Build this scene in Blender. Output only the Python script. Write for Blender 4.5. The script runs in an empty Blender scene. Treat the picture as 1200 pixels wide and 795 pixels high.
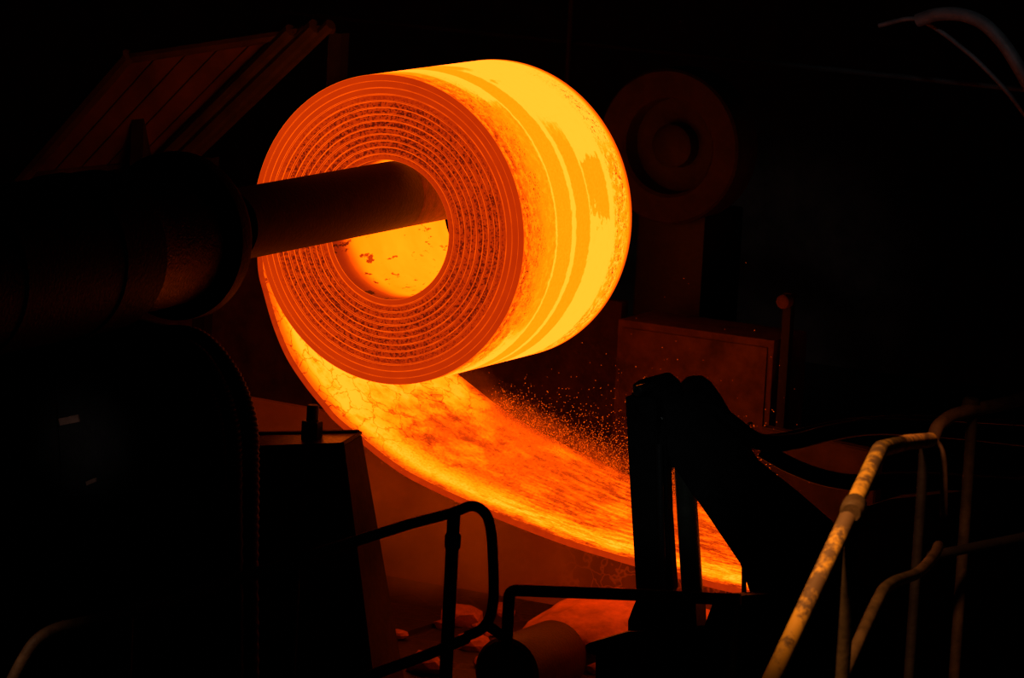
import bpy, bmesh, math, random
from mathutils import Vector, Matrix
rnd = random.Random(7)
S = bpy.context.scene
COL = S.collection
H = 2.6                      # height of the coil centre above the mill floor
LEN = 1.37                   # strip width
RAD = math.radians

# ------------------------------------------------------------------ camera
F_PX = 5154.17
DIST, YAW, PITCH, ROLL = 26.0, RAD(28.66), RAD(9.47), RAD(3.0)
FW = Vector((-math.sin(YAW)*math.cos(PITCH), math.cos(YAW)*math.cos(PITCH), -math.sin(PITCH)))
_r = Vector((math.cos(YAW), math.sin(YAW), 0)); _u = _r.cross(FW)
RT = math.cos(ROLL)*_r + math.sin(ROLL)*_u
UP = RT.cross(FW)
CAM = Vector((.885, 0, H-.541)) - DIST*FW
cd = bpy.data.cameras.new('camera'); cam = bpy.data.objects.new('camera', cd); COL.objects.link(cam)
cd.sensor_width = 36; cd.lens = F_PX*36/1200; cd.clip_end = 200
cam.matrix_world = Matrix.Translation(CAM) @ Matrix((RT, UP, -FW)).transposed().to_4x4()
cd.dof.use_dof = True; cd.dof.focus_distance = 25.6; cd.dof.aperture_fstop = 14
S.camera = cam

# ------------------------------------------------------------------ world, lamps, exposure
w = bpy.data.worlds.new('hall_darkness'); S.world = w; w.use_nodes = True
w.node_tree.nodes['Background'].inputs[0].default_value = (.0010, .0010, .0012, 1)
S.view_settings.view_transform = 'Standard'; S.view_settings.look = 'None'
S.view_settings.exposure = 0; S.view_settings.gamma = 1; S.view_settings.use_curve_mapping = False

def ray(px, py):
    return FW + RT*((px-600)/F_PX) - UP*((py-397.5)/F_PX)
def P(px, py, d):            # point at a given distance in front of the lens
    return CAM + ray(px, py)*d
def PY(px, py, y):           # point on the plane Y = y
    r = ray(px, py); return CAM + r*((y-CAM.y)/r.y)
def PX(px, py, x):
    r = ray(px, py); return CAM + r*((x-CAM.x)/r.x)

def spot(name, loc, aim, power, color, size_deg, radius=.15):
    l = bpy.data.lights.new(name, 'SPOT'); l.energy = power; l.color = color
    l.spot_size = RAD(size_deg); l.spot_blend = .8; l.shadow_soft_size = radius
    o = bpy.data.objects.new(name, l); COL.objects.link(o); o.location = loc
    o.rotation_euler = (Vector(aim)-Vector(loc)).to_track_quat('-Z', 'Y').to_euler()
    return o
spot('stair_lamp', P(690, -60, 10.85), P(1010, 590, 12.2), 330, (1, .44, .12), 40)
spot('pedestal_fill', P(-260, 760, 20), PY(95, 520, -2.3), 60, (1, .82, .72), 7)  # added fill spot to bring out the nameplates, no fixture behind it
spot('arm_fill', P(560, -250, 16), PY(768, 540, -1.3), 90, (.95, 1, 1), 7)  # added fill spot for the glints on the arm
spot('upper_rail_fill', P(900, -110, 12.5), P(1085, 510, 14.1), 230, (1, .36, .13), 36)  # added fill spot to brighten the upper rail
spot('walkway_lamp', P(-260, 300, 13.5), P(10, 800, 14.9), 60, (1, .55, .33), 14)
spot('bay_lamp', P(1500, -500, 20), P(1120, 10, 28), 330, (.9, .95, 1), 10)

# ------------------------------------------------------------------ node helpers
class G:
    def __init__(s, name):
        s.m = bpy.data.materials.new(name); s.m.use_nodes = True
        s.t = s.m.node_tree; s.b = s.t.nodes['Principled BSDF']
        s.out = s.t.nodes['Material Output']
    def n(s, t, **k):
        x = s.t.nodes.new(t)
        for a, b in k.items(): setattr(x, a, b)
        return x
    def put(s, sock, v):
        if isinstance(v, (int, float)): sock.default_value = v
        elif isinstance(v, tuple): sock.default_value = v
        else: s.t.links.new(v, sock)
    def ma(s, op, a, b=0, c=0):
        x = s.n('ShaderNodeMath', operation=op)
        for i, v in enumerate((a, b, c)): s.put(x.inputs[i], v)
        return x.outputs[0]
    def mul(s, a, b): return s.ma('MULTIPLY', a, b)
    def add(s, a, b): return s.ma('ADD', a, b)
    def sub(s, a, b): return s.ma('SUBTRACT', a, b)
    def ss(s, x, a, b, lo=0., hi=1.):
        n = s.n('ShaderNodeMapRange', interpolation_type='SMOOTHSTEP')
        if a > b: a, b, lo, hi = b, a, hi, lo
        s.put(n.inputs[0], x)
        for i, v in enumerate((a, b, lo, hi)): n.inputs[i+1].default_value = v
        return n.outputs[0]
    def band(s, x, a, b, e=.01): return s.mul(s.ss(x, a-e, a+e), s.ss(x, b+e, b-e))
    def xyz(s, v):
        n = s.n('ShaderNodeSeparateXYZ'); s.put(n.inputs[0], v); return n.outputs
    def vec(s, x, y, z):
        n = s.n('ShaderNodeCombineXYZ')
        for i, v in enumerate((x, y, z)): s.put(n.inputs[i], v)
        return n.outputs[0]
    def co(s, k='Object'): return s.n('ShaderNodeTexCoord').outputs[k]
    def noise(s, v, sc, det=3, ro=.55, dist=0):
        n = s.n('ShaderNodeTexNoise'); s.put(n.inputs['Vector'], v)
        n.inputs['Scale'].default_value = sc; n.inputs['Detail'].default_value = det
        n.inputs['Roughness'].default_value = ro; n.inputs['Distortion'].default_value = dist
        return n.outputs[0]
    def vor(s, v, sc, feat='DISTANCE_TO_EDGE'):
        n = s.n('ShaderNodeTexVoronoi', feature=feat); s.put(n.inputs['Vector'], v)
        n.inputs['Scale'].default_value = sc; return n.outputs[0]
    def ramp(s, x, stops):
        n = s.n('ShaderNodeValToRGB'); s.put(n.inputs[0], x)
        e = n.color_ramp.elements
        while len(e) < len(stops): e.new(.5)
        for k, (p, c) in zip(e, stops): k.position = p; k.color = (*c, 1)
        return n.outputs[0]
    def bump(s, h, strength=.3, dist=.01):
        n = s.n('ShaderNodeBump'); s.put(n.inputs['Height'], h)
        n.inputs['Strength'].default_value = strength; n.inputs['Distance'].default_value = dist
        s.t.links.new(n.outputs[0], s.b.inputs['Normal'])
    def base(s, c): s.put(s.b.inputs['Base Color'], c)

def hot(g, T, k=1.0):
    """glow of steel at temperature 0..1 (red light runs well past the sensor's white)"""
    E = 4.5
    c = g.ramp(T, [(0, (.004/E, .0003/E, .0002/E)), (.25, (.16/E, .008/E, .0012/E)), (.42, (.42/E, .020/E, .001/E)), (.52, (.68/E, .042/E, .0008/E)),
                   (.65, (1.55/E, .14/E, .0010/E)), (.80, (2.9/E, .33/E, .0016/E)), (.90, (3.6/E, .45/E, .006/E)), (1, (4.5/E, .60/E, .030/E))])
    g.base((.03, .02, .018, 1)); g.b.inputs['Roughness'].default_value = .7
    g.b.inputs['Specular IOR Level'].default_value = .1
    g.put(g.b.inputs['Emission Color'], c); g.b.inputs['Emission Strength'].default_value = E*k
    return g.m

def dark(name, c, rough=.55, metal=0., var=.4, scale=9., bump=.25, spec=.3):
    g = G(name); n = g.noise(g.co(), scale, 5, .62)
    g.base(g.ramp(n, [(.3, tuple(x*(1-var) for x in c)), (.7, tuple(x*(1+var) for x in c))]))
    g.b.inputs['Roughness'].default_value = rough; g.b.inputs['Metallic'].default_value = metal
    g.b.inputs['Specular IOR Level'].default_value = spec
    g.bump(g.noise(g.co(), scale*5, 3), bump, .01)
    return g.m

# ------------------------------------------------------------------ mesh helpers
def ob(name, bm, mats, parent=None, smooth=True, loc=None, sharp=35):
    me = bpy.data.meshes.new(name); bm.to_mesh(me); bm.free()
    for m in (mats if isinstance(mats, (list, tuple)) else [mats]): me.materials.append(m)
    if smooth:
        me.shade_smooth()
        try: me.set_sharp_from_angle(angle=RAD(sharp))
        except Exception: pass
    o = bpy.data.objects.new(name, me); COL.objects.link(o)
    if parent: o.parent = parent; o.matrix_parent_inverse = Matrix.Identity(4); o.location = -Vector(parent.location) if loc is None else loc
    elif loc is not None: o.location = loc
    return o
def thing(name, label, cat, loc=(0, 0, 0), group=None):
    o = bpy.data.objects.new(name, None); COL.objects.link(o); o.location = loc
    o.empty_display_size = .1
    return tag(o, label, cat, group)
def tag(o, label, cat, group=None):
    o['label'] = label; o['category'] = cat
    if group: o['group'] = group
    return o
def sub(o, par):
    o.parent = par; o.matrix_parent_inverse = Matrix.Identity(4); o.location = -Vector(par.location)-Vector(par.parent.location); return o
def struct(o): o['kind'] = 'structure'; return o

def box(bm, lo, hi, bevel=.0):
    lo, hi = Vector(lo), Vector(hi)
    r = bmesh.ops.create_cube(bm, size=1)
    for v in r['verts']:
        v.co = Vector(((lo[i]+hi[i])/2 + v.co[i]*(hi[i]-lo[i]) for i in range(3)))
    if bevel:
        es = list({e for v in r['verts'] for e in v.link_edges})
        bmesh.ops.bevel(bm, geom=es, offset=bevel, segments=2, affect='EDGES', profile=.6)
def hexa(bm, c, bevel=0):
    """eight corners: bottom loop then top loop"""
    v = [bm.verts.new(p) for p in c]
    fs = [bm.faces.new([v[i] for i in f]) for f in ((3, 2, 1, 0), (4, 5, 6, 7), (0, 1, 5, 4), (1, 2, 6, 5), (2, 3, 7, 6), (3, 0, 4, 7))]
    bmesh.ops.recalc_face_normals(bm, faces=fs)
    if bevel: bmesh.ops.bevel(bm, geom=list({e for f in fs for e in f.edges}), offset=bevel, segments=2, affect='EDGES')
def prism(bm, pts, off, bevel=0):
    """a plate: outline pts pushed along the vector off"""
    a = [bm.verts.new(p) for p in pts]; b = [bm.verts.new(Vector(p)+Vector(off)) for p in pts]
    n = len(a); fs = [bm.faces.new(a), bm.faces.new(b[::-1])]
    for i in range(n): fs.append(bm.faces.new((a[i], b[i], b[(i+1) % n], a[(i+1) % n])))
    bmesh.ops.recalc_face_normals(bm, faces=fs)
    if bevel:
        es = list({e for f in fs[:2] for e in f.edges})
        bmesh.ops.bevel(bm, geom=es, offset=bevel, segments=2, affect='EDGES')
def plate(bm, pxs, y, t, bevel=.008):
    prism(bm, [PY(a, b, y) for a, b in pxs], (0, t, 0), bevel)
def frame(d):
    d = Vector(d).normalized(); a = Vector((0, 0, 1)) if abs(d.z) < .9 else Vector((1, 0, 0))
    u = d.cross(a).normalized(); return d, u, d.cross(u)
def lathe(bm, org, axis, prof, n=48, cap=True):
    """profile (distance along axis, radius)"""
    org = Vector(org); d, u, v = frame(axis); rings = []
    for t, r in prof:
        rings.append([bm.verts.new(org+d*t+(u*math.cos(k*math.tau/n)+v*math.sin(k*math.tau/n))*r) for k in range(n)])
    fs = []
    for a, b in zip(rings, rings[1:]):
        for k in range(n): fs.append(bm.faces.new((a[k], a[(k+1) % n], b[(k+1) % n], b[k])))
    if cap: fs += [bm.faces.new(rings[0]), bm.faces.new(rings[-1])]
    bmesh.ops.recalc_face_normals(bm, faces=fs)
def fillet(pts, r, n=7):
    pts = [Vector(p) for p in pts]; out = [pts[0]]
    for a, b, c in zip(pts, pts[1:], pts[2:]):
        u, v = (a-b), (c-b); k = min(r, u.length*.48, v.length*.48)
        p, q = b+u.normalized()*k, b+v.normalized()*k
        for i in range(n+1):
            t = i/n; out.append(p*(1-t)**2+b*2*t*(1-t)+q*t*t)
    return out+[pts[-1]]
def crom(pts, n=10):
    pts = [Vector(p) for p in pts]; e = [pts[0]*2-pts[1]]+pts+[pts[-1]*2-pts[-2]]; out = []
    for i in range(1, len(e)-2):
        a, b, c, d = e[i-1:i+3]
        for k in range(n):
            t = k/n
            out.append(.5*((2*b)+(c-a)*t+(2*a-5*b+4*c-d)*t*t+(3*b-a-3*c+d)*t**3))
    return out+[pts[-1]]
def tube(bm, pts, r, n=14, closed=False, rf=None):
    pts = [Vector(p) for p in pts]; N = len(pts); rings = []; u = None
    for i, p in enumerate(pts):
        if closed: d = pts[(i+1) % N]-pts[i-1]
        else: d = pts[min(i+1, N-1)]-pts[max(i-1, 0)]
        d.normalize()
        if u is None: u = frame(d)[1]
        u = (u-d*u.dot(d)).normalized(); v = d.cross(u); rr = rf(i) if rf else r
        rings.append([bm.verts.new(p+(u*math.cos(k*math.tau/n)+v*math.sin(k*math.tau/n))*rr) for k in range(n)])
    fs = []
    for i in range(N if closed else N-1):
        a, b = rings[i], rings[(i+1) % N]
        for k in range(n): fs.append(bm.faces.new((a[k], a[(k+1) % n], b[(k+1) % n], b[k])))
    if not closed: fs += [bm.faces.new(rings[0]), bm.faces.new(rings[-1])]
    bmesh.ops.recalc_face_normals(bm, faces=fs)
def NB(): return bmesh.new()
def ctube(name, pts, r, mat, parent=None, n=14, rf=None):
    b = NB(); tube(b, pts, r, n, rf=rf); return ob(name, b, mat, parent)
def rock(bm, c, sz, seed, sq=.6):
    q = random.Random(seed)
    r = bmesh.ops.create_icosphere(bm, subdivisions=2, radius=1)
    ax = [Vector((q.gauss(0, 1), q.gauss(0, 1), q.gauss(0, 1))).normalized() for _ in range(9)]
    lim = [q.uniform(.55, .95) for _ in ax]
    for v in r['verts']:
        p = v.co.copy()
        for a, l in zip(ax, lim):
            t = p.dot(a)
            if t > l: p -= a*(t-l)
        v.co = Vector(c)+Vector((p.x*sz, p.y*sz*.8, p.z*sz*sq))

# ------------------------------------------------------------------ materials
def coil_shell():
    g = G('glowing_coil_shell'); x, y, z = g.xyz(g.co())
    v = g.mul(y, 1/LEN); a = g.mul(g.ma('ARCTAN2', z, x), 180/math.pi)
    p = g.vec(g.mul(a, .013), y, 0)                       # unrolled surface, metres
    lo = g.noise(p, 2.6, 3); hi = g.noise(p, 22, 4, .7); fine = g.noise(p, 75, 3, .7)
    vd = g.add(v, g.add(g.mul(g.sub(lo, .5), .03), g.mul(g.sub(hi, .5), .035)))
    ad = g.add(a, g.add(g.mul(g.sub(lo, .5), 60), g.mul(g.sub(hi, .5), 24)))
    # cooler bands left by the strip guides
    b1 = g.mul(g.band(vd, .055, .285, .008), g.mul(g.ss(ad, 64, 50), g.ss(ad, -40, -26)))
    b1b = g.mul(g.band(vd, .03, .15, .01), g.ss(ad, -60, -40))
    b2 = g.mul(g.band(vd, .30, .435, .006), g.ss(ad, 112, 96))
    b3 = g.mul(g.band(vd, .475, .60, .006), g.ss(ad, 50, 36))
    b4 = g.mul(g.band(vd, .612, .79, .006), g.band(ad, 6, 30, 1.5))
    b5 = g.mul(g.band(vd, .84, .965, .012), g.mul(g.ss(hi, .40, .56), g.ss(ad, 48, 30)))
    b6 = g.mul(g.band(vd, .44, .54, .006), g.band(ad, 78, 108, 3))
    m = b1
    for q in (b1b, b2, b3, b4, b5, b6): m = g.ma('MAXIMUM', m, q)
    grain = g.mul(g.sub(fine, .5), .16)
    T = g.sub(1.0, g.mul(m, g.sub(.165, grain)))
    T = g.add(T, g.mul(g.sub(hi, .5), .05)); T = g.sub(T, g.mul(g.mul(b1, g.ss(hi, .62, .45)), .05))
    T = g.sub(T, g.mul(g.mul(g.band(v, -.1, .17, .05), g.ss(a, 105, 70)), g.ss(hi, .40, .62, 0, .16)))
    # flakes of black scale
    fl = g.mul(g.ss(fine, .56, .62), g.add(g.mul(g.band(v, .0, .2, .05), g.ss(a, 95, 70)), g.mul(g.band(v, .84, .96, .03), g.ss(a, 100, 40))))
    T = g.sub(T, g.mul(fl, g.ss(g.noise(p, 7, 2), .36, .58, 0, .45)))
    big = g.mul(g.ss(g.noise(p, 42, 4, .75), .57, .61), g.mul(g.band(vd, .86, .95, .02), g.mul(g.ss(g.noise(p, 4, 2), .40, .55), g.ss(a, 75, 55))))
    T = g.sub(T, g.mul(big, .5))
    T = g.sub(T, g.ss(v, .085, .0, 0, .28)); T = g.sub(T, g.ss(v, .945, 1.0, 0, .44))
    return hot(g, T)
def coil_face():
    g = G('glowing_coil_end'); c = g.co(); x, y, z = g.xyz(c)
    r = g.ma('SQRT', g.add(g.mul(x, x), g.mul(z, z)))
    n = g.noise(c, 62, 4, .75); big = g.noise(c, 5, 3); an = g.ma('ARCTAN2', z, x)
    zone = g.mul(g.ss(r, .835, .74), g.ss(r, .43, .50))
    rr = g.noise(g.vec(g.mul(r, 20), g.mul(an, .9), 3.3), 1.2, 3)
    th = g.sub(n, g.mul(g.sub(rr, .5), .30))
    k = g.mul(g.ss(th, .47, .60), g.mul(zone, g.ss(big, .30, .55, .55, 1)))
    T = g.sub(g.add(.455, g.mul(g.sub(big, .5), .06)), g.mul(k, .30))
    T = g.add(T, g.mul(g.ss(x, .5, -.9), .03))
    return hot(g, T)
def coil_edge():
    g = G('hot_wrap_edge'); c = g.co(); x, y, z = g.xyz(c)
    T = g.add(.575, g.mul(g.sub(g.noise(c, 9, 3), .5), .16)); T = g.add(T, g.ss(x, .5, -.9, -.02, .05))
    return hot(g, T)
def coil_bore():
    g = G('glowing_coil_bore'); c = g.co(); x, y, z = g.xyz(c)
    n = g.noise(g.vec(g.mul(x, 14), g.mul(y, 5), g.mul(z, 14)), 1.0, 4, .7)
    n2 = g.noise(c, 6, 3); f = g.ss(y, .02, .30)
    T = g.add(.36, g.mul(f, .45)); T = g.add(T, g.mul(g.sub(n2, .5), .12))
    T = g.sub(T, g.mul(g.ss(n, .585, .64), .33)); T = g.add(T, g.ss(y, .2, .8, 0, .06))
    return hot(g, T)
def coil_gap():
    g = G('glow_between_wraps'); return hot(g, g.add(.42, 0))
def strip_top():
    g = G('glowing_strip'); s, wv, _ = g.xyz(g.co('UV'))
    p = g.vec(s, g.mul(wv, LEN), 0); st = g.vec(g.mul(s, .28), g.mul(wv, LEN), 0)
    lo = g.noise(p, 2.2, 4, .6); mid = g.noise(p, 8, 5, .65); fine = g.noise(p, 48, 4, .7); str_ = g.noise(st, 22, 5, .7)
    warp = g.n('ShaderNodeVectorMath', operation='ADD')
    nz = g.n('ShaderNodeTexNoise'); g.put(nz.inputs['Vector'], p); nz.inputs['Scale'].default_value = 6; nz.inputs['Detail'].default_value = 4
    sc = g.n('ShaderNodeVectorMath', operation='SCALE'); g.put(sc.inputs[0], nz.outputs['Color']); sc.inputs['Scale'].default_value = .28
    g.put(warp.inputs[0], p); g.put(warp.inputs[1], sc.outputs[0])
    cr = g.ss(g.vor(warp.outputs[0], 6.5), .0, .045, 1, 0)      # wandering seams of scale
    wet_haze = g.ss(g.add(s, g.mul(g.sub(lo, .5), .8)), 1.45, 2.0)                                # water and scale, plus the steam veil put into the glow
    late = g.ss(s, 2.2, 3.0)
    T = g.sub(.97, g.mul(cr, g.mul(g.mul(g.ss(mid, .33, .46), g.ss(s, 2.1, 1.6, .25, 1)), .22)))
    T = g.sub(T, g.ss(mid, .50, .75, 0, .16))
    cw = g.mul(g.ss(wv, .10, .34), g.ss(wv, 1.02, .80, .25, 1))
    cw = g.ma('MAXIMUM', cw, g.mul(g.ss(wv, .5, .8), .85))
    dip = g.mul(wet_haze, g.mul(cw, g.ss(lo, .34, .56, .55, 1.3)))
    T = g.sub(T, g.mul(dip, .245)); T = g.sub(T, g.mul(g.mul(wet_haze, g.ss(wv, .78, .97)), .07))
    T = g.sub(T, g.mul(g.mul(g.band(s, 1.45, 2.2, .25), g.band(wv, .28, .8, .12)), g.ss(mid, .35, .6, 0, .14)))
    T = g.sub(T, g.mul(g.mul(wet_haze, g.ss(fine, .45, .72)), .16))
    T = g.sub(T, g.mul(g.mul(late, g.ss(str_, .42, .62)), .15))
    T = g.add(T, g.mul(g.mul(late, g.ss(str_, .52, .38)), .06))
    T = g.sub(T, g.ss(wv, .11, .0, 0, .36)); T = g.sub(T, g.ss(wv, .93, 1, 0, .2))
    return hot(g, T)
def strip_edge():
    g = G('strip_edge_glow'); return hot(g, g.add(.44, g.mul(g.sub(g.noise(g.co(), 14, 3), .5), .12)))
def strip_under():
    g = G('strip_underside_glow'); return hot(g, g.add(.66, g.mul(g.sub(g.noise(g.co(), 6, 4), .5), .2)))
M_SHELL, M_FACE, M_EDGE, M_BORE, M_GAP = coil_shell(), coil_face(), coil_edge(), coil_bore(), coil_gap()
M_TOP, M_SEDGE, M_UNDER = strip_top(), strip_edge(), strip_under()
M_SOOT = dark('sooty_steel', (.020, .017, .016), .6)
M_BLACK = dark('black_painted_steel', (.013, .012, .012), .5)
M_RAILB = dark('sooty_rail_paint', (.016, .013, .011), .55)
M_MANDREL = dark('scaled_mandrel_steel', (.10, .055, .040), .55, .2, .5, 14, .5)
M_SLEEVE = dark('sooty_mandrel_sleeve', (.022, .007, .004), .62, 0, .4, 12, .4, .12)
M_INNER = dark('scaled_mandrel_segment', (.075, .022, .014), .6, 0, .5, 14, .5)
M_ROLL = dark('dark_roll_steel', (.040, .010, .006), .45, 0, .3, 14, .3, .12)
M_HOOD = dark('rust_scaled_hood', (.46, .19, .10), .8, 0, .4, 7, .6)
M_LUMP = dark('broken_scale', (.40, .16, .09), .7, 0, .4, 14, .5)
M_HOUS_LIT = dark('lit_housing_steel', (.05, .018, .010), .42, .4, .6, 14, 1.0)  # paler housing steel, standing in for the patch lit from below
M_BODY = dark('black_housing_steel', (.007, .004, .0035), .6, 0, .5, 10, .6, .12)
M_RUST = dark('rusty_plate', (.10, .048, .032), .8, 0, .5, 5, .4)
M_RUST_D = dark('dark_rusty_plate', (.042, .024, .018), .8, 0, .5, 4, .4)
M_HOSE = dark('black_rubber_hose', (.010, .009, .009), .6, 0, .2, 20, .1, .15)
M_CYL = dark('grey_green_cylinder_paint', (.06, .065, .045), .4)
M_CHROME = dark('oily_chrome_rod', (.25, .25, .24), .22, .9, .1)
M_WET = dark('wet_oily_steel', (.05, .03, .022), .3, .8, .6, 16, .8)
M_GREY = dark('grey_painted_duct', (.04, .04, .042), .6)
M_PLATE = dark('worn_nameplate', (.30, .16, .12), .5)
def yellow_paint():
    g = G('chipped_yellow_paint'); c = g.co()
    n = g.noise(c, 13, 5, .7); n2 = g.noise(c, 3, 3)
    k = g.ss(g.add(n, g.mul(n2, .35)), .60, .76)
    mx = g.n('ShaderNodeMix', data_type='RGBA'); g.put(mx.inputs[0], k); mx.inputs[6].default_value = (.62, .33, .045, 1); mx.inputs[7].default_value = (.13, .075, .04, 1)
    g.base(mx.outputs[2]); g.b.inputs['Roughness'].default_value = .55; g.b.inputs['Specular IOR Level'].default_value = .2
    g.bump(n, .3, .004); return g.m
M_YEL = yellow_paint()
M_YELD = dark('faded_yellow_paint', (.17, .09, .04), .7, 0, .6, 12)
M_POST = dark('dimmed_post_paint', (.042, .026, .012), .7, 0, .6, 12)  # rail paint darkened for the weaker light on the posts
M_DULL = dark('grimy_yellow_paint', (.075, .042, .018), .65, 0, .6, 12)
def mud():
    g = G('scale_mud'); c = g.co(); n = g.noise(c, 3, 5, .65)
    e = g.vor(c, 3.2); cr = g.ss(e, .0, .05, 1, 0)
    k = g.add(g.mul(n, .8), g.mul(cr, .25))
    g.base(g.ramp(k, [(.25, (.010, .006, .005)), (.55, (.022, .011, .008)), (.9, (.055, .027, .018))]))
    g.b.inputs['Roughness'].default_value = .55; g.bump(k, .6, .03); return g.m
M_MUD = mud()
def haze():
    g = G('streaked_haze_plate'); c = g.co(); x, y, z = g.xyz(c); n = g.noise(c, 2.2, 5, .6)
    nz = g.n('ShaderNodeTexNoise'); g.put(nz.inputs['Vector'], c); nz.inputs['Scale'].default_value = 5; nz.inputs['Detail'].default_value = 3
    sc = g.n('ShaderNodeVectorMath', operation='SCALE'); g.put(sc.inputs[0], nz.outputs['Color']); sc.inputs['Scale'].default_value = .35
    wv = g.n('ShaderNodeVectorMath', operation='ADD'); g.put(wv.inputs[0], c); g.put(wv.inputs[1], sc.outputs[0])
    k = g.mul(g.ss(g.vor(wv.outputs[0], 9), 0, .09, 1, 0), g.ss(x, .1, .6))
    t = g.add(g.add(g.mul(n, .5), g.ss(x, .1, .6, .22, 0)), g.mul(k, .35))  # paler towards the left, where the steam haze is brightest
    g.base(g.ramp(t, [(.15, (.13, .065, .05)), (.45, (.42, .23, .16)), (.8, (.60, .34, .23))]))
    g.b.inputs['Roughness'].default_value = .8; return g.m
M_HAZE = haze()
M_RING = dark('dim_roll_steel', (.030, .021, .015), .8, 0, .4, 6, .3)
M_HOODP = dark('red_primer_plate', (.085, .036, .026), .85, 0, .4, 3, .3)

# ------------------------------------------------------------------ the setting
b = NB(); box(b, (-14, -16, -.3), (16, 12, 0)); struct(ob('floor', b, M_MUD, smooth=False))
b = NB(); box(b, (-14, 11.7, 0), (16, 12, 11)); struct(ob('wall_back', b, M_RUST_D, smooth=False))
b = NB(); box(b, (-14.3, -16, 0), (-14, 12, 11)); struct(ob('wall_left', b, M_RUST_D, smooth=False))

# ------------------------------------------------------------------ the coil and its strip
coil = thing('steel_coil', 'glowing orange steel coil hung on the mandrel, its strip unwinding to the right', 'steel coil', (0, 0, H-.90))
NW, R0, R1, TH = 13, .400, .915, .0396
def wrap(k):
    bm = NB(); n = 150; gap = .0028 if k < NW-3 else .0010
    tele = [.0, .006, -.004, .003, -.006, .004, -.002, .005, -.005, .002, -.003, .001, -.002][k]
    rings = []
    for i in range(n+1):
        ph = math.pi+math.tau*i/n
        ri = R0+TH*(k+i/n); ro = ri+TH-gap; c = .0027
        if k >= NW-2: c = .0014
        y0, y1 = tele, LEN+tele*.5
        sec = [(ri, y0+c), (ri+c, y0), (ro-c*1.6, y0), (ro, y0+c*1.3), (ro, y1-c), (ro-c, y1), (ri+c, y1), (ri, y1-c)]
        rings.append([bm.verts.new((r*math.cos(ph), y, r*math.sin(ph))) for r, y in sec])
    mi = [2, 1, 2, 0 if k == NW-1 else 4, 1, 1, 1, 3 if k == 0 else 4]
    fs = []
    for a, c_ in zip(rings, rings[1:]):
        for j in range(8):
            f = bm.faces.new((a[j], a[(j+1) % 8], c_[(j+1) % 8], c_[j])); f.material_index = mi[j]; fs.append(f)
    for q in (rings[0], rings[-1]):
        f = bm.faces.new(q); f.material_index = 1; fs.append(f)
    bmesh.ops.recalc_face_normals(bm, faces=fs)
    return ob('wrap', bm, [M_SHELL, M_FACE, M_EDGE, M_BORE, M_GAP], coil, loc=(0, 0, .90), sharp=25)
for k in range(NW): wrap(k)
# unwinding strip: near edge follows a hanging curve, far edge rides a little higher
near = [(-.905, .10), (-.915, -.12), (-.903, -.336), (-.854, -.484), (-.774, -.679), (-.67, -.857), (-.536, -1.006), (-.405, -1.122), (-.304, -1.205), (-.105, -1.316),
        (.063, -1.405), (.234, -1.478), (.535, -1.563), (.862, -1.638), (1.186, -1.702), (1.418, -1.739), (1.593, -1.759), (1.767, -1.780), (2.213, -1.825), (2.474, -1.842), (3.2, -1.87), (4.2, -1.88), (5.2, -1.88)]
cur = crom([(a, 0, c) for a, c in near], 6)
bm = NB(); uvl = bm.loops.layers.uv.new('UVMap')
NWD = 22; TT = .038; s = 0; rows = []; prev = None
for i, p in enumerate(cur):
    if prev is not None: s += (p-prev).length
    prev = p
    d = (cur[min(i+1, len(cur)-1)]-cur[max(i-1, 0)]).normalized(); nrm = Vector((-d.z, 0, d.x))  # towards the coil
    if nrm.dot(Vector((0, 0, -.3))-p) < 0: nrm = -nrm
    lift = .125*min(1, max(0, (s-.35)/.9))*(1-.5*min(1, max(0, (p.x-.2)/1.2)))
    row = []
    for j in range(NWD+1):
        q = p+Vector((0, LEN*j/NWD, lift*(j/NWD)**1.1))
        row.append((bm.verts.new(q+nrm*TT), bm.verts.new(q), s, j/NWD))
    rows.append(row)
def quad(vs, uvs, mi):
    f = bm.faces.new(vs); f.material_index = mi
    for l, uv in zip(f.loops, uvs): l[uvl].uv = uv
    return f
fs = []
for A, B in zip(rows, rows[1:]):
    for j in range(NWD):
        q = (A[j], A[j+1], B[j+1], B[j]); uv = [(k_[2], k_[3]) for k_ in q]
        fs.append(quad([k_[0] for k_ in q], uv, 0)); fs.append(quad([k_[1] for k_ in q][::-1], uv[::-1], 2))
    for j in (0, NWD):
        fs.append(quad((A[j][0], B[j][0], B[j][1], A[j][1]), [(A[j][2], 0)]*4, 1))
for R in (rows[0], rows[-1]):
    for j in range(NWD): fs.append(quad((R[j][0], R[j][1], R[j+1][1], R[j+1][0]), [(0, 0)]*4, 1))
bmesh.ops.recalc_face_normals(bm, faces=fs)
STRIP_ROWS = [[(r[0].co.copy()) for r in row] for row in rows]
st = ob('strip', bm, [M_TOP, M_SEDGE, M_UNDER], coil, loc=(0, 0, .90), sharp=50)
st['label'] = 'yellow-hot strip curving down under the coil and off to the right'

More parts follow.
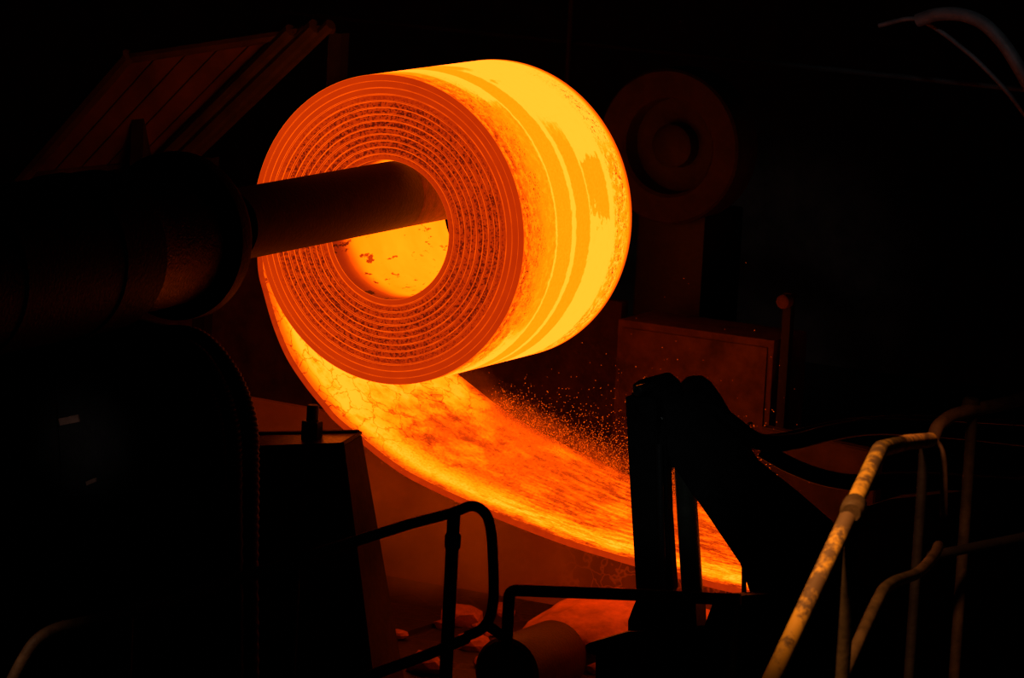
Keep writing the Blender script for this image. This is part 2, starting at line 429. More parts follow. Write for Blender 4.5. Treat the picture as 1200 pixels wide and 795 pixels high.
# ------------------------------------------------------------------ mandrel and its housing
A0 = Vector((-.060, 0, H+.200)); A1 = PX(300, 259, -.060)
ax = (A0-A1).normalized()
mand = thing('mandrel', 'dark round steel mandrel running through the eye of the glowing coil', 'mandrel', A1-Vector((0, 0, .2)))
dA = (A0-A1).length
b = NB(); lathe(b, A1, ax, [(-.3, .205), (0, .205), (dA-.1, .205), (dA+.16, .205), (dA+.19, .195)], 56); ob('sleeve', b, M_SLEEVE, mand)
b = NB(); lathe(b, A0, (0, 1, 0), [(.172, .195), (.19, .203), (1.46, .203), (1.5, .19)], 56); ob('inner_segment', b, M_INNER, mand)
FC = PX(213, 276.5, -.060); FC = A1+ax*((FC-A1).dot(ax))
RF = 99/F_PX*(FC-CAM).dot(FW)
hs = thing('mandrel_housing', 'large sooty cylindrical housing the mandrel runs out of, at left', 'machine housing', FC-Vector((0, 0, RF)))
b = NB(); lathe(b, FC, ax, [(-4.2, RF*.93), (-.80, RF*.93), (-.78, RF*.90)], 64); ob('body', b, M_BODY, hs)
b = NB(); lathe(b, FC, ax, [(-.80, RF*.83), (-.08, RF*.80)], 64); ob('lit_collar', b, M_HOUS_LIT, hs)  # lit patch of the housing, set apart as a paler ring
b = NB(); lathe(b, FC, ax, [(-.11, RF*.84), (-.10, RF*.995), (-.015, RF), (0, RF*.985), (.0, RF*.52), (.03, RF*.50), (.03, RF*.45)], 72); ob('flange', b, M_BODY, hs)
d_, u_, v_ = frame(ax)
for k in range(12):
    a = k*math.tau/12+.2; b = NB(); lathe(b, FC+(u_*math.cos(a)+v_*math.sin(a))*RF*.80, ax, [(-.005, .028), (.022, .028), (.026, .022)], 6); ob('bolt', b, M_SOOT, hs)
for t in (-1.2, -2.1, -3.0):
    b = NB(); lathe(b, FC, ax, [(t, RF*.93), (t+.01, RF*.955), (t+.10, RF*.955), (t+.11, RF*.93)], 64, cap=False); ob('hoop', b, M_BODY, hs)
# pedestal under it
yp = -2.2
ped = thing('machine_pedestal', 'black machine pedestal under the mandrel housing at left', 'machine base', Vector((PY(120, 700, yp).x, yp, 0)))
fr = [(-70, 330), (60, 352), (150, 372), (205, 385), (226, 388), (250, 412), (270, 446), (284, 490), (288, 530), (290, 700), (292, 812), (-70, 812)]
pts = [PY(a, c, yp) for a, c in fr]; zb = 0
pts[-2].z = pts[-1].z = zb
b = NB(); prism(b, pts, (0, .06, 0), .01); ob('body', b, M_BLACK, ped)
for (a0, c0, a1, c1) in ((-60, 400, 60, 600), (70, 410, 205, 600), (75, 620, 215, 790)):
    b = NB(); plate(b, [(a0, c0), (a1, c0-(a1-a0)*.06), (a1+12, c1-(a1-a0)*.06), (a0+12, c1)], yp-.02, .022, .004); pn = ob('panel', b, M_BLACK, ped)
    for (e, f) in ((8, 8), (-8, 6), (8, -12), (0, -14)):
        q = PY((a0 if e > 0 else a1)+e, (c0 if f > 0 else c1)+f-6, yp-.02); b = NB(); lathe(b, q, (0, -1, 0), [(-.002, .014), (.012, .014)], 6); sub(ob('bolt', b, M_SOOT, None), pn)
b = NB(); plate(b, [(68, 491), (91, 486), (93, 494.5), (70, 499)], yp-.034, .014, .002); o = ob('nameplate', b, M_PLATE, ped); o['label'] = 'small worn reddish plate'
b = NB(); plate(b, [(100, 565), (112, 560), (112.5, 564.5), (101, 569.5)], yp-.034, .014, .002); ob('nameplate', b, M_PLATE, ped)

# corrugated hoses beside it
def ripple_hose(px, y, r, lab):
    pts = crom([PY(a, c, yy) for a, c, yy in px], 60)
    o = ctube('corrugated_hose', pts, r, M_HOSE, n=14, rf=lambda i: r*(1+.06*math.sin(i*math.tau/6)))
    return tag(o, lab, 'hose')
ripple_hose([(186, 392, -2.3), (232, 398, -2.29), (268, 437, -2.29), (289, 492, -2.29), (292, 560, -2.29), (291, 660, -2.29), (292, 800, -2.29)], 0, .056, 'thick corrugated black hose, outermost of those looping down by the box')
ripple_hose([(180, 410, -2.3), (222, 426, -2.29), (246, 468, -2.29), (258, 520, -2.29), (260, 620, -2.29), (262, 800, -2.29)], 0, .05, 'thick corrugated black hose, inner one close to the machine pedestal')
ripple_hose([(182, 400, -2.42), (228, 412, -2.41), (258, 455, -2.41), (273, 510, -2.41), (275, 600, -2.41), (276, 800, -2.41)], 0, .045, 'thin corrugated black hose, middle one of those beside the pedestal')

# ------------------------------------------------------------------ guide box at left of the strip
yb = -1.0
def PB(a, c, dy=0, dz=0): q = PY(a, c, yb+dy); q.z += dz; return q
bx = thing('guide_box', 'tapered black steel box with a bolt post on top, left of the strip', 'machine box', Vector((PB(360, 700).x, yb, 0)))
ftl, ftr, fbr, fbl = PB(296, 526), PB(403, 522), PB(434, 768), PB(288, 768)
btr, bbr, btl, bbl = PB(424, 509, .25), PB(469, 767, .40), PB(304, 511, .25), PB(330, 767, .40)
def ext(t, bt, z): k = (z-bt.z)/(t.z-bt.z); return bt+(t-bt)*k
b = NB(); hexa(b, [ext(ftl, fbl, 0), ext(ftr, fbr, 0), ext(btr, bbr, 0), ext(btl, bbl, 0), ftl, ftr, btr, btl], .006); ob('body', b, M_RUST_D, bx)
fr_ = Vector((0, -.02, 0))
fa = [ext(ftl, fbl, .02), ext(ftr, fbr, .02), ftr, ftl]
fa = [q+Vector((.02, 0, -.02)) if i in (3,) else q+Vector((-.02, 0, 0 if i < 2 else -.02)) for i, q in enumerate(fa)]
b = NB(); prism(b, fa, (0, -.014, 0), .004); ob('front_plate', b, M_BLACK, bx)
b = NB(); tube(b, [btl+Vector((0, -.02, .012)), btr+Vector((-.01, -.02, .012))], .016, 8); ob('rim', b, M_SOOT, bx)
b = NB(); tube(b, [ftr+Vector((-.01, 0, .006)), btr+Vector((-.01, 0, .006))], .012, 8); ob('rim', b, M_SOOT, bx)
b = NB(); e_ = Vector((0, 0, .004)); prism(b, [ftl+e_, ftr+e_, btr+e_, btl+e_], (0, 0, .012), .002); ob('top_plate', b, M_WET, bx)
pc = PB(365, 518, .12); pst = bx
b = NB(); lathe(b, pc+Vector((0, 0, -.03)), (0, 0, 1), [(0, .062), (.15, .062), (.155, .056)], 6); ob('nut', b, M_SOOT, pst)
b = NB(); lathe(b, pc+Vector((0, 0, .12)), (0, 0, 1), [(0, .036), (.095, .036), (.10, .030)], 20); ob('stud', b, M_SOOT, pst)
b = NB(); lathe(b, pc+Vector((0, 0, -.01)), (0, 0, 1), [(0, .08), (.012, .08)], 24); ob('washer', b, M_SOOT, pst)

# ------------------------------------------------------------------ splash plates standing in for lit steam, roll and scale below the strip
sw = [(-5.0, 0), (1.45, 0), (1.45, .42), (.2, .70), (-.7, .95), (-1.1, 1.02), (-2.2, 1.04), (-5.0, 1.04)]
b = NB(); prism(b, [(a, 1.95, c) for a, c in sw], (0, .06, 0)); tag(ob('haze_plate', b, M_HAZE, smooth=False), 'rusty splash plate standing in for the red-lit steam below the strip', 'plate')  # plate added in place of the red-lit steam haze
b = NB(); box(b, (-4.5, 3.5, 0), (-.2, 3.6, 1.75), .01); tag(ob('haze_screen', b, M_RUST), 'dim dark red screen added behind the coil at left in place of lit haze', 'screen')  # screen added to give the dim red haze behind the coil
b = NB(); prism(b, [(1.6, 2.0, 0), (2.4, 2.0, 0), (2.4, 2.0, 1.3), (1.6, 2.0, 1.35)], (0, .1, 0), .01)
tag(ob('side_guide', b, M_RUST_D), 'dim rusty side guide behind the arm, seen past the yellow rail', 'guide plate')
hp = NB(); qs = random.Random(5); n = 46; top = []
for i in range(n+1):
    x = -2.6+2.55*i/n; base = PY(500, 729, .55).z if x < -.5 else PY(500, 729, .55).z*max(.15, 1-(x+.5)*1.6)
    h_ = base*(1+.10*math.sin(x*5.1)+.10*qs.uniform(-1, 1)); top.append([hp.verts.new(p) for p in ((x, .30+qs.uniform(-.06, .06), 0), (x, .45+qs.uniform(-.05, .05), h_*.7), (x, .62+qs.uniform(-.05, .05), h_), (x, .95+qs.uniform(-.05, .05), h_*.75), (x, 1.3, 0))])
for A, B in zip(top, top[1:]):
    for j in range(4): hp.faces.new((A[j], A[j+1], B[j+1], B[j]))
hp.faces.new(top[0]); hp.faces.new(top[-1]); bmesh.ops.recalc_face_normals(hp, faces=hp.faces[:])
from mathutils.bvhtree import BVHTree
HEAP = BVHTree.FromBMesh(hp)
tag(ob('scale_heap', hp, M_MUD, smooth=False), 'long low dark heap of mill scale at the foot of the splash plate', 'heap')
# the roll
RC = PY(640, 772, -.25); RR = 42/F_PX*(RC-CAM).dot(FW)
rl = thing('pinch_roll', 'dark round roll lying low under the strip behind the black rails', 'roll', RC-Vector((0, 0, RR)))
RC.z = max(RC.z, RR)
b = NB(); lathe(b, RC+Vector((0, -.5, 0)), (0, 1, 0), [(0, RR*.5), (.01, RR*.9), (.03, RR), (.60, RR), (.62, RR*.97)], 48); ob('barrel', b, M_ROLL, rl)
b = NB(); lathe(b, RC+Vector((0, 0, 0)), (0, 1, 0), [(0, RR*.6), (.5, RR*.6)], 32); ob('journal', b, M_ROLL, rl)
# flared hood over the roll's far end
bm = NB(); n = 40; rr_ = []
for i in range(n+1):
    a = RAD(172-150*i/n); ring = []
    for t, r in ((.14, RR*1.06), (.20, RR*1.30), (.32, RR*1.62), (.48, RR*1.95), (.68, RR*2.25), (.95, RR*2.45)):
        rr = r*(1+.025*math.sin(a*9+t*7)+.02*math.sin(a*17))
        ring.append(bm.verts.new((RC.x-.02+rr*math.cos(a)*1.2+t*.22, RC.y+t, RC.z-.05+rr*math.sin(a)*.60)))
    rr_.append(ring)
for A, B in zip(rr_, rr_[1:]):
    for j in range(5): bm.faces.new((A[j], A[j+1], B[j+1], B[j]))
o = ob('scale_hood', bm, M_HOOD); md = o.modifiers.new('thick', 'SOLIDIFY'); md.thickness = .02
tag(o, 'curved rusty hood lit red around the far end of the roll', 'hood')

rocks = [(541, 727, .16), (566, 740, .10), (552, 755, .13), (572, 778, .10), (497, 783, .16), (468, 742, .07), (520, 732, .08), (694, 783, .09), (716, 779, .07), (670, 786, .07), (588, 716, .10), (640, 792, .06)]
rl_lab = ['largest lump of scale, just right of the black rail post', 'small scale lump behind the looped end of the black rail', 'scale lump below the largest one, beside the looped rail', 'scale lump low at the foot of the black corner rail',
          'wide flat lump of scale at the bottom left of the black rail post', 'tiny scale lump near the foot of the tapered box', 'small scale lump left behind the black rail post', 'scale lump right of the roll, under the curved hood',
          'scale lump furthest right, by the black arm base', 'scale lump touching the end of the roll', 'scale lump in the gap between the two black rails', 'tiny scale lump in front of the roll']
def floor_pt(px, py):
    r = ray(px, py); h = HEAP.ray_cast(CAM, r)[0]
    return h if h else CAM+r*(-CAM.z/r.z)
for i, ((a, c, s_), lab) in enumerate(zip(rocks, rl_lab)):
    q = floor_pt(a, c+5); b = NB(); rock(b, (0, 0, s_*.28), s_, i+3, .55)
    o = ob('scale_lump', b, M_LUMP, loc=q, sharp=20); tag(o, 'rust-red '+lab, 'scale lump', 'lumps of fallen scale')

# ------------------------------------------------------------------ hydraulic arm at right
ya = -1.25
arm = thing('coil_manipulator', 'black hydraulic manipulator bent over its upright, standing before the strip at right', 'machine arm', Vector((PY(790, 740, ya).x, ya, 0)))
def AP(name, px, dy, t, mat=M_BLACK, bev=.01):
    b = NB(); plate(b, px, ya+dy, t, bev); return ob(name, b, mat, arm)
AP('upright', [(732, 466), (741, 462), (768, 470), (770, 560), (774, 690), (776, 706), (745, 706), (744.5, 690), (738, 580)], 0, .10)
AP('inner_plate', [(752, 500), (779, 512), (782, 600), (788, 690), (780, 706), (760, 700)], .03, .08)
AP('knuckle', [(739, 466), (741, 451), (748, 446), (757, 443), (778, 437.5), (781, 437), (787, 441), (794, 448), (803, 470), (797, 545), (786, 550), (776, 545), (762, 480)], .10, .04)
AP('knuckle_ear', [(794, 462), (797, 449), (803, 442.5), (811, 440.5), (820, 441), (831, 449), (843, 466), (855, 487), (866, 506), (840, 560), (800, 520)], .16, .04)
AP('boom', [(770, 500), (800, 462), (812, 455), (838, 475), (858, 506), (880, 542), (928, 580), (966, 613), (1010, 700), (1010, 740), (880, 745), (878, 695), (866.5, 661), (830, 607), (788, 546)], .06, .10)
b = NB(); c0 = PY(802, 548, ya+.14); c1 = PY(812, 703, ya+.14); lathe(b, c0, c1-c0, [(0, .045), (.01, .058), ((c1-c0).length*.96, .060), ((c1-c0).length, .045)], 28); ob('hydraulic_cylinder', b, M_CYL, arm)
b = NB(); c0 = PY(772, 520, ya-.03); c1 = PY(776.5, 690, ya-.03); lathe(b, c0, c1-c0, [(0, .020), ((c1-c0).length, .020)], 20); ob('piston_rod', b, M_CHROME, arm)
b = NB(); c0 = PY(750, 457.5, ya); lathe(b, c0, (0, -1, 0), [(-.1, .03), (.035, .03), (.042, .022)], 20); ob('pin', b, M_CHROME, arm)
b = NB(); tube(b, [PY(753, 466, ya+.07), PY(777, 492, ya+.07)], .008, 8); ob('grease_line', b, M_CHROME, arm)
b = NB(); tube(b, [PY(824, 468, ya+.14), PY(850, 494, ya+.14)], .010, 8); ob('grease_line', b, M_RUST, arm)
AP('stop_post', [(868, 664), (873, 664), (873, 700), (868, 700)], .05, .03)
base_px = [(735, 702), (746, 700), (822, 703), (819, 742), (836, 712), (832, 705), (1020, 700), (1030, 830), (697, 830), (697, 769), (688, 765.5), (685, 758), (710, 750), (733, 741), (735, 728), (741, 712)]
AP('base', [(746, 700), (814, 702), (816, 745), (735, 745), (735, 728), (741, 712)], -.02, .14)
AP('base_flange', [(685, 757), (690, 754), (735, 741), (812, 738), (822, 741), (834, 708), (845, 700), (1010, 690), (1060, 830), (697, 830), (697, 769), (688, 766)], -.10, .14)
b = NB(); lo = PY(700, 800, ya); hi = PY(1040, 800, ya); box(b, (lo.x, ya-.1, 0), (hi.x, ya+.7, PY(700, 800, ya).z), .02); ob('foot_block', b, M_BLACK, arm)
def note(o, lab): o['label'] = lab; return o
def hose(px, r, lab, mat=M_HOSE):
    return note(ctube('hydraulic_hose', crom([PY(a, c, y) for a, c, y in px], 10), r, mat, arm), lab)
hose([(838, 480, -1.15), (862, 500, -1.15), (890, 518, -1.12), (930, 518, -1.0), (975, 507, -.9), (1030, 500, -.8), (1120, 505, -.7), (1260, 520, -.6)], .048, 'thick black hose leaving the top of the black arm to the right')
hose([(860, 505, -1.1), (885, 512, -1.0), (920, 509.5, -.9), (955, 501, -.8), (1000, 493, -.7), (1080, 490, -.6), (1260, 500, -.5)], .014, 'thin pipe with a red glint running along the thick hose', M_RUST_D)
hose([(893, 527, -1.05), (925, 545, -1.0), (965, 560, -.9), (1010, 566, -.8), (1080, 563, -.7), (1260, 575, -.6)], .046, 'black hose sagging below the thick hose behind the yellow rail')

ms = thing('mill_stand', 'black machine stand the strip comes out of, filling the lower right behind the rails', 'machine base', Vector((PY(1100, 780, -.5).x, -.5, 0)))
mp = [(973, 616), (985, 604), (1040, 586), (1280, 560), (1280, 830), (960, 830)]; q_ = [PY(a, c, -.5) for a, c in mp]
q_[-1].z = q_[-2].z = 0
b = NB(); prism(b, q_, (0, .18, 0), .01); ob('side_frame', b, M_BLACK, ms)
q2_ = [v+Vector((.25, 2.2, 0)) for v in q_]
b = NB(); prism(b, q2_, (0, .18, 0), .01); ob('side_frame', b, M_BLACK, ms)
b = NB(); tube(b, [q_[2]+Vector((.3, .1, -.06)), q_[2]+Vector((.3, 2.25, -.06))], .05, 12); ob('tie_bar', b, M_BLACK, ms)
# ------------------------------------------------------------------ far machinery in the dark
yr = 3.2
rc = PY(782, 172, yr); ro_ = 90/F_PX*(rc-CAM).dot(FW)/.985
re = thing('roll_end', 'dim round roll end facing out of the dark, right of the coil', 'roll', rc-Vector((0, 0, ro_)))
b = NB(); lathe(b, rc, (0, 1, 0), [(.18, ro_*.60), (.02, ro_*.62), (0, ro_*.66), (0, ro_*.97), (.02, ro_), (.3, ro_)], 64, cap=False); ob('ring', b, M_RING, re)
b = NB(); lathe(b, rc+Vector((0, .16, 0)), (0, 1, 0), [(0, ro_*.30), (.0, ro_*.60), (.05, ro_*.62)], 64); ob('recess', b, M_SOOT, re)
b = NB(); lathe(b, rc+Vector((0, .04, 0)), (0, 1, 0), [(0, ro_*.22), (.02, ro_*.28), (.14, ro_*.30)], 32); ob('hub', b, M_SOOT, re)
b = NB(); q = rc; box(b, (q.x-.25, yr+.12, 0), (q.x+.25, yr+.7, q.z-ro_*.85), .02); ob('stand', b, M_BLACK, re)
cb = thing('cabinet', 'dim rusty box panel behind the black arm, below the roll end', 'cabinet', Vector((PY(820, 480, 2.6).x, 2.6, 0)))
a0, a1 = PY(724, 384, 2.6), PY(908, 389, 2.6); zt = (a0.z+a1.z)/2
b = NB(); box(b, (a0.x, 2.6, 0), (a1.x, 3.1, zt), .012); ob('body', b, M_RUST, cb)
b = NB(); box(b, (a0.x+.04, 2.585, zt-1.2), (a1.x-.04, 2.605, zt-.05), .006); dr = ob('door', b, M_RUST, cb)
b = NB(); q = Vector((a1.x-.12, 2.57, zt-.55)); tube(b, fillet([q+Vector((0, .02, 0)), q+Vector((0, -.03, 0)), q+Vector((0, -.03, -.18)), q+Vector((0, .02, -.18))], .02), .009, 8); sub(ob('handle', b, M_SOOT, None), dr)
b = NB(); q = PY(921, 353, 2.6); lathe(b, q, (0, -1, 0), [(-.02, .045), (.05, .045), (.06, .03)], 20); o = ob('warning_lamp', b, M_RUST, None); tag(o, 'small round reddish lamp housing beside the cabinet on a post', 'lamp')
b = NB(); box(b, (q.x-.03, 2.62, 0), (q.x+.03, 2.68, q.z+.05), .005); tag(ob('lamp_post', b, M_HOSE), 'thin dark post right of the cabinet carrying a small lamp', 'post')
# slanting hood upper left
hd = thing('slanting_hood', 'dim red slanting hood of plates in the upper left dark', 'hood', PY(200, 190, 2.3))
def HQ(u, v):   # u across, v up
    A, B, C_, D_ = PY(30, 206, 2.3), PY(225, 186, 2.3), PY(385, 33, 2.0), PY(150, 68, 2.0)
    return (A*(1-u)+B*u)*(1-v)+(D_*(1-u)+C_*u)*v
nh = (HQ(1, 0)-HQ(0, 0)).cross(HQ(0, 1)-HQ(0, 0)).normalized()
if nh.y > 0: nh = -nh
for k in range(5):
    u0, u1 = k*.8/5+.004, (k+1)*.8/5-.004
    b = NB(); prism(b, [HQ(u0, 0), HQ(u1, 0), HQ(u1, 1), HQ(u0, 1)], -nh*.04, .004); ob('plate', b, M_HOODP, hd)
for u0, r in ((.80, .05), (.87, .03), (.92, .06), (.99, .04), (-.01, .05)):
    b = NB(); tube(b, [HQ(u0, -.02)+nh*.02, HQ(u0, 1.04)+nh*.02], r, 8); ob('rib', b, M_RING, hd)
b = NB(); tube(b, [HQ(-.02, 1), HQ(1.02, 1)], .04, 8); ob('cross_beam', b, M_RUST_D, hd)
b = NB(); tube(b, [HQ(-.02, .0)-nh*.03, HQ(1.02, .0)-nh*.03], .04, 8); ob('cross_beam', b, M_RUST_D, hd)
for u0 in (.0, .98):
    for v0 in (.02, .98):
        q = HQ(u0, v0)+Vector((0, .22, 0)); b = NB(); box(b, (q.x-.05, q.y-.05, 0), (q.x+.05, q.y+.05, q.z-.02), 0); ob('support', b, M_BLACK, hd)
q = PY(652, -60, 5); q2 = PY(664, 100, 5)
b = NB(); tube(b, [Vector((q2.x, 5, 0)), Vector((q2.x, 5, q.z))], .02, 10); tag(ob('thin_pole', b, M_RING), 'thin upright pole in the dark above the coil', 'pole')
q = PY(600, 42, 5.1); q2 = PY(770, 36, 5.1); 
b = NB(); tube(b, [Vector((q.x-2, 5.1, q.z)), Vector((q2.x+3, 5.1, q.z))], .02, 10); tag(ob('cross_pipe', b, M_BLACK), 'thin level pipe crossing behind the thin pole above the coil', 'pipe')
# curved ducts upper right
def arc(px, y, r, lab):
    pts = [PY(a, c, y) for a, c in px]; d = pts[-1]-pts[-2]; pts += [pts[-1]+Vector((.1, 0, -.5)), Vector((pts[-1].x+.1, y, 1)), Vector((pts[-1].x+.1, y, 0))]
    return tag(ctube('curved_duct', crom(pts, 8), r, M_GREY, n=20), lab, 'duct')
arc([(1075, 24), (1098, 17), (1125, 17), (1148, 25), (1166, 40), (1186, 66), (1215, 120), (1240, 190)], 4.0, .045, 'thick grey curved duct arching in the top right dark')
arc([(1030, 30), (1065, 22), (1085, 27), (1105, 39), (1122, 52), (1150, 76), (1190, 120), (1235, 190)], 4.2, .016, 'thin grey curved pipe arching just left of the thick duct')

# ------------------------------------------------------------------ walkway and rails in front
ZW = 2.0
def flat(px, py, d, z): q = P(px, py, d); return Vector((q.x, q.y, z))
c4 = [flat(-300, 400, 16.6, ZW), flat(1500, 400, 16.6, ZW), flat(1700, 400, 9.0, ZW), flat(-500, 400, 9.0, ZW)]
b = NB(); prism(b, c4, (0, 0, -.08)); wk = ob('walkway_deck', b, M_SOOT, smooth=False); struct(wk); wk.name = 'floor_walkway'
for i, (a, d) in enumerate(((-200, 16.2), (600, 16.2), (1400, 16.2), (-350, 9.5), (1550, 9.5))):
    q = flat(a, 400, d, 0); b = NB(); box(b, q-Vector((.08, .08, 0)), q+Vector((.08, .08, ZW-.08))); struct(ob('trim_%d' % (i+1), b, M_SOOT, smooth=False))
def post(name, q, r, mat, par):
    b = NB(); tube(b, [q, Vector((q.x, q.y, ZW))], r, 14); o = ob(name, b, mat, par)
    return o
DR = 16.0
hr = thing('black_handrail', 'sooty black handrail with a looped end, in front of the glowing strip', 'handrail', Vector((*P(545, 760, DR).xy, ZW)))
loop = [P(a, c, d) for a, c, d in ((333, 740, DR-.9), (331, 690, DR-.9), (340, 666, DR-.9), (362, 652, DR-.85), (480, 614.5, DR-.3), (528, 602, DR))]
loop2 = [P(a, c, DR+.0) for a, c in ((540, 597.5), (551, 593.5), (561, 595.5), (570, 604), (574.5, 618), (577, 640), (578.5, 680), (578, 705), (574, 724), (565, 737), (552, 744), (545, 746))]
ctube('rail', loop[:1]+fillet(loop[1:], .05)+crom(loop2, 4), .0195, M_RAILB, hr, 16)
post('post', P(532, 602, DR), .0245, M_RAILB, hr)
b = NB(); q = P(531, 625, DR); lathe(b, q, (0, 0, -1), [(0, .025), (.01, .030), (.05, .030), (.06, .025)], 16); ob('clamp', b, M_RAILB, hr)
ctube('lower_rail', [P(330, 842, DR-.8), P(440, 790, DR-.5), P(500, 768, DR-.2), P(546, 749, DR)], .021, M_RAILB, hr, 14)
post('post', P(345, 664, DR-.9), .02, M_RAILB, hr)
lr = thing('left_handrail', 'dim brown handrail rising from the lower left corner', 'handrail', Vector((*P(20, 800, 14.8).xy, ZW)))
lp = [P(6, 815, 14.8), P(20, 786, 14.8), P(40, 752, 14.8), P(62, 738, 14.85), P(181, 711, 15.1), P(303, 671, 15.3), P(330, 664, 15.35)]
ctube('rail', fillet(lp, .07), .021, M_DULL, lr, 16)
post('post', P(150, 718, 15.03), .02, M_RAILB, lr)
post('post', P(10, 806, 14.8), .02, M_DULL, lr)
gr = thing('corner_rail', 'low black square-cornered rail crossing in front of the hydraulic arm', 'guard rail', Vector((*P(597, 800, 17).xy, ZW)))
q = P(597, 697, 16.4); qb = Vector((q.x, q.y, ZW))
ctube('rail', fillet([qb, P(597, 692, 16.4), P(733, 697, 16.3), P(868, 703.5, 16.2)], .03, 5), .0225, M_RAILB, gr, 16)
post('post', P(862, 703, 16.2), .02, M_RAILB, gr)
ctube('brace', [P(571, 733, 16.35), P(597, 751, 16.4)], .02, M_RAILB, gr, 12)
yl = thing('yellow_handrail', 'chipped yellow handrail rising steeply and bending right at the lower right', 'handrail', Vector((*P(1000, 790, 12.2).xy, ZW)))
yp_ = fillet([P(880, 848, 11.6), P(905, 795, 11.7), P(998, 597, 12.1), P(1031, 527, 12.6), P(1062, 519, 13.6), P(1090, 516, 14.3)], .05)
ctube('rail', yp_, .0245, M_YEL, yl, 18)
ctube('end_loop', crom([P(1086, 516.5, 14.3), P(1097, 520, 14.35), P(1104, 534, 14.35), P(1106, 560, 14.35), P(1106, 605, 14.3)], 6), .013, M_DULL, yl, 12)
b = NB(); q = P(1000, 596, 12.1); dd = P(1031, 527, 12.6)-P(998, 597, 12.1); lathe(b, q-dd.normalized()*.04, dd, [(0, .026), (.012, .034), (.07, .034), (.082, .026)], 18); ob('clamp', b, M_DULL, yl)
post('post', P(1000, 600, 12.1), .02, M_POST, yl)
ctube('mid_rail', crom([P(985, 800, 12.4), P(1028, 705, 12.9), P(1045, 684, 13.2), P(1075, 672, 13.7), P(1094, 652, 14.1), P(1100, 640, 14.2)], 6), .018, M_DULL, yl, 12)
post('post', P(1084, 517, 14.25), .017, M_RAILB, yl)
fy = thing('far_handrail', 'dim brown handrail along the right edge, beyond the yellow one', 'handrail', Vector((*P(1145, 790, 15.5).xy, ZW)))
ctube('rail', fillet([P(1093, 517, 15.3), P(1098, 500, 15.3), P(1115, 487, 15.4), P(1143, 480, 15.5), P(1175, 474, 15.6), P(1260, 450, 15.9)], .04), .0235, M_YELD, fy, 16)
post('post', P(1140, 481, 15.5), .02, M_POST, fy)
b = NB(); q = P(1140, 480, 15.5); lathe(b, q+Vector((-.02, 0, -.04)), (.2, 0, 1), [(0, .025), (.01, .031), (.07, .031), (.08, .024)], 16); ob('clamp', b, M_DULL, fy)
ctube('mid_rail', [P(1090, 652, 15.3), P(1150, 640, 15.5), P(1260, 618, 15.9)], .018, M_RAILB, fy, 12)

# ------------------------------------------------------------------ flying scale and lit spray over the strip
g = G('glowing_scale_spray'); gi = g.n('ShaderNodeObjectInfo'); M_FLAKE = hot(g, g.add(.50, g.mul(g.noise(g.co(), 9, 1), .25)))  # own glow also stands in for strip light on water drops
bm = NB()
def flake(p, r):
    vs = [bm.verts.new(p+Vector(d)*r) for d in ((1, 0, 0), (-.6, .8, 0), (-.6, -.8, 0), (0, 0, 1.1))]
    for f in ((0, 2, 1), (0, 1, 3), (1, 2, 3), (2, 0, 3)): bm.faces.new([vs[i] for i in f])
for i in range(9000):
    x = rnd.uniform(.05, 2.0); j = min(range(len(STRIP_ROWS)), key=lambda k: abs(STRIP_ROWS[k][0].x-x) if STRIP_ROWS[k][0].z < -1 else 9)
    far = STRIP_ROWS[j][-1]; y = LEN+rnd.gauss(-.06, .16); h = abs(rnd.expovariate(1/(.045+.075*min(1, max(0, x-.2)))))
    flake(Vector((x, y, H+far.z+h-.02)), rnd.uniform(.0013, .0042)*(1 if h > .05 else 1.25))
for i in range(700):
    flake(Vector((rnd.uniform(-.3, 2.2), rnd.uniform(-.1, 1.5), H-1.65+rnd.expovariate(1/.3))), rnd.uniform(.0012, .003))
o = ob('flying_spray', bm, M_FLAKE, smooth=False); o['kind'] = 'stuff'; tag(o, 'spray of tiny scale flakes and water drops, glowing in place of light from the strip', 'sparks')

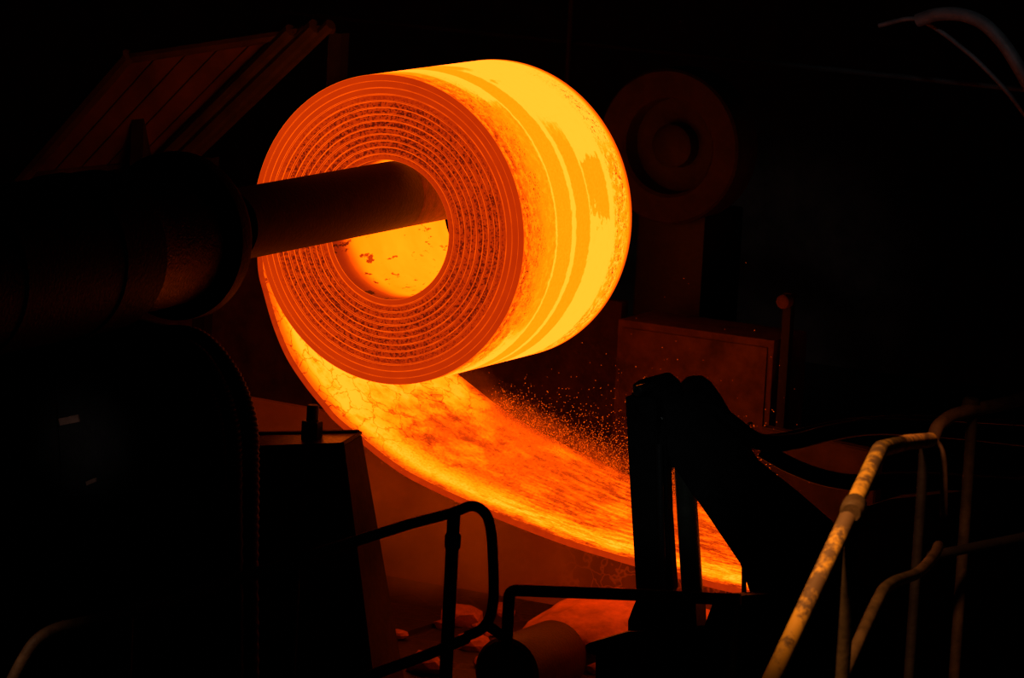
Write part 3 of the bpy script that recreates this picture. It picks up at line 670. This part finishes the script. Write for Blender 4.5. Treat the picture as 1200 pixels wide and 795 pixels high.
# ------------------------------------------------------------------ steam hanging under and over the strip
def steam(name, bm, dens, label, sc, col, shape):
    g = G(name+'_vapour'); g.t.nodes.remove(g.b); c = g.co()
    v = g.n('ShaderNodeVolumePrincipled'); x, y, z = g.xyz(g.co('Generated'))
    d = g.mul(g.mul(g.ss(g.noise(c, sc, 4, .6), .36, .66), shape(g, x, y, z)), dens)
    g.put(v.inputs['Density'], d); v.inputs['Color'].default_value = (*col, 1); v.inputs['Anisotropy'].default_value = .2
    g.t.links.new(v.outputs[0], g.out.inputs['Volume'])
    o = ob(name, bm, g.m, smooth=False); o['kind'] = 'stuff'; return tag(o, label, 'steam')
b = NB(); box(b, (-2.6, .1, .22), (2.2, 1.9, 1.3))
steam('steam_below', b, 3.6, 'thin red-lit steam hanging below the glowing strip', 2.2, (.9, .72, .62),
      lambda g, x, y, z: g.mul(g.mul(g.mul(g.ss(x, 0, .25), g.ss(x, .78, .42)), g.band(y, .12, .88, .12)), g.mul(g.ss(z, 0, .2), g.ss(z, .95, .2))))
rows_ = [r for r in STRIP_ROWS if r[0].z < -1.15 and -.35 < r[0].x < 2.5]
b = NB(); lo_, hi_ = [], []
for r in rows_:
    lo_.append([b.verts.new(v+Vector((0, 0, H+.012))) for v in r]); hi_.append([b.verts.new(v+Vector((0, 0, H+.20))) for v in r])
n_ = len(lo_); m_ = len(lo_[0])
for i in range(n_-1):
    for j in range(m_-1):
        b.faces.new((lo_[i][j], lo_[i][j+1], lo_[i+1][j+1], lo_[i+1][j])); b.faces.new((hi_[i][j], hi_[i+1][j], hi_[i+1][j+1], hi_[i][j+1]))
    for j in (0, m_-1): b.faces.new((lo_[i][j], lo_[i+1][j], hi_[i+1][j], hi_[i][j]))
for i in (0, n_-1):
    for j in range(m_-1): b.faces.new((lo_[i][j], hi_[i][j], hi_[i][j+1], lo_[i][j+1]))
bmesh.ops.recalc_face_normals(b, faces=b.faces[:])
steam('steam_above', b, 2.0, 'thin steam lying along the top of the glowing strip', 3.2, (.85, .5, .36),
      lambda g, x, y, z: g.mul(g.band(x, .1, .9, .12), g.band(y, .2, .95, .12)))
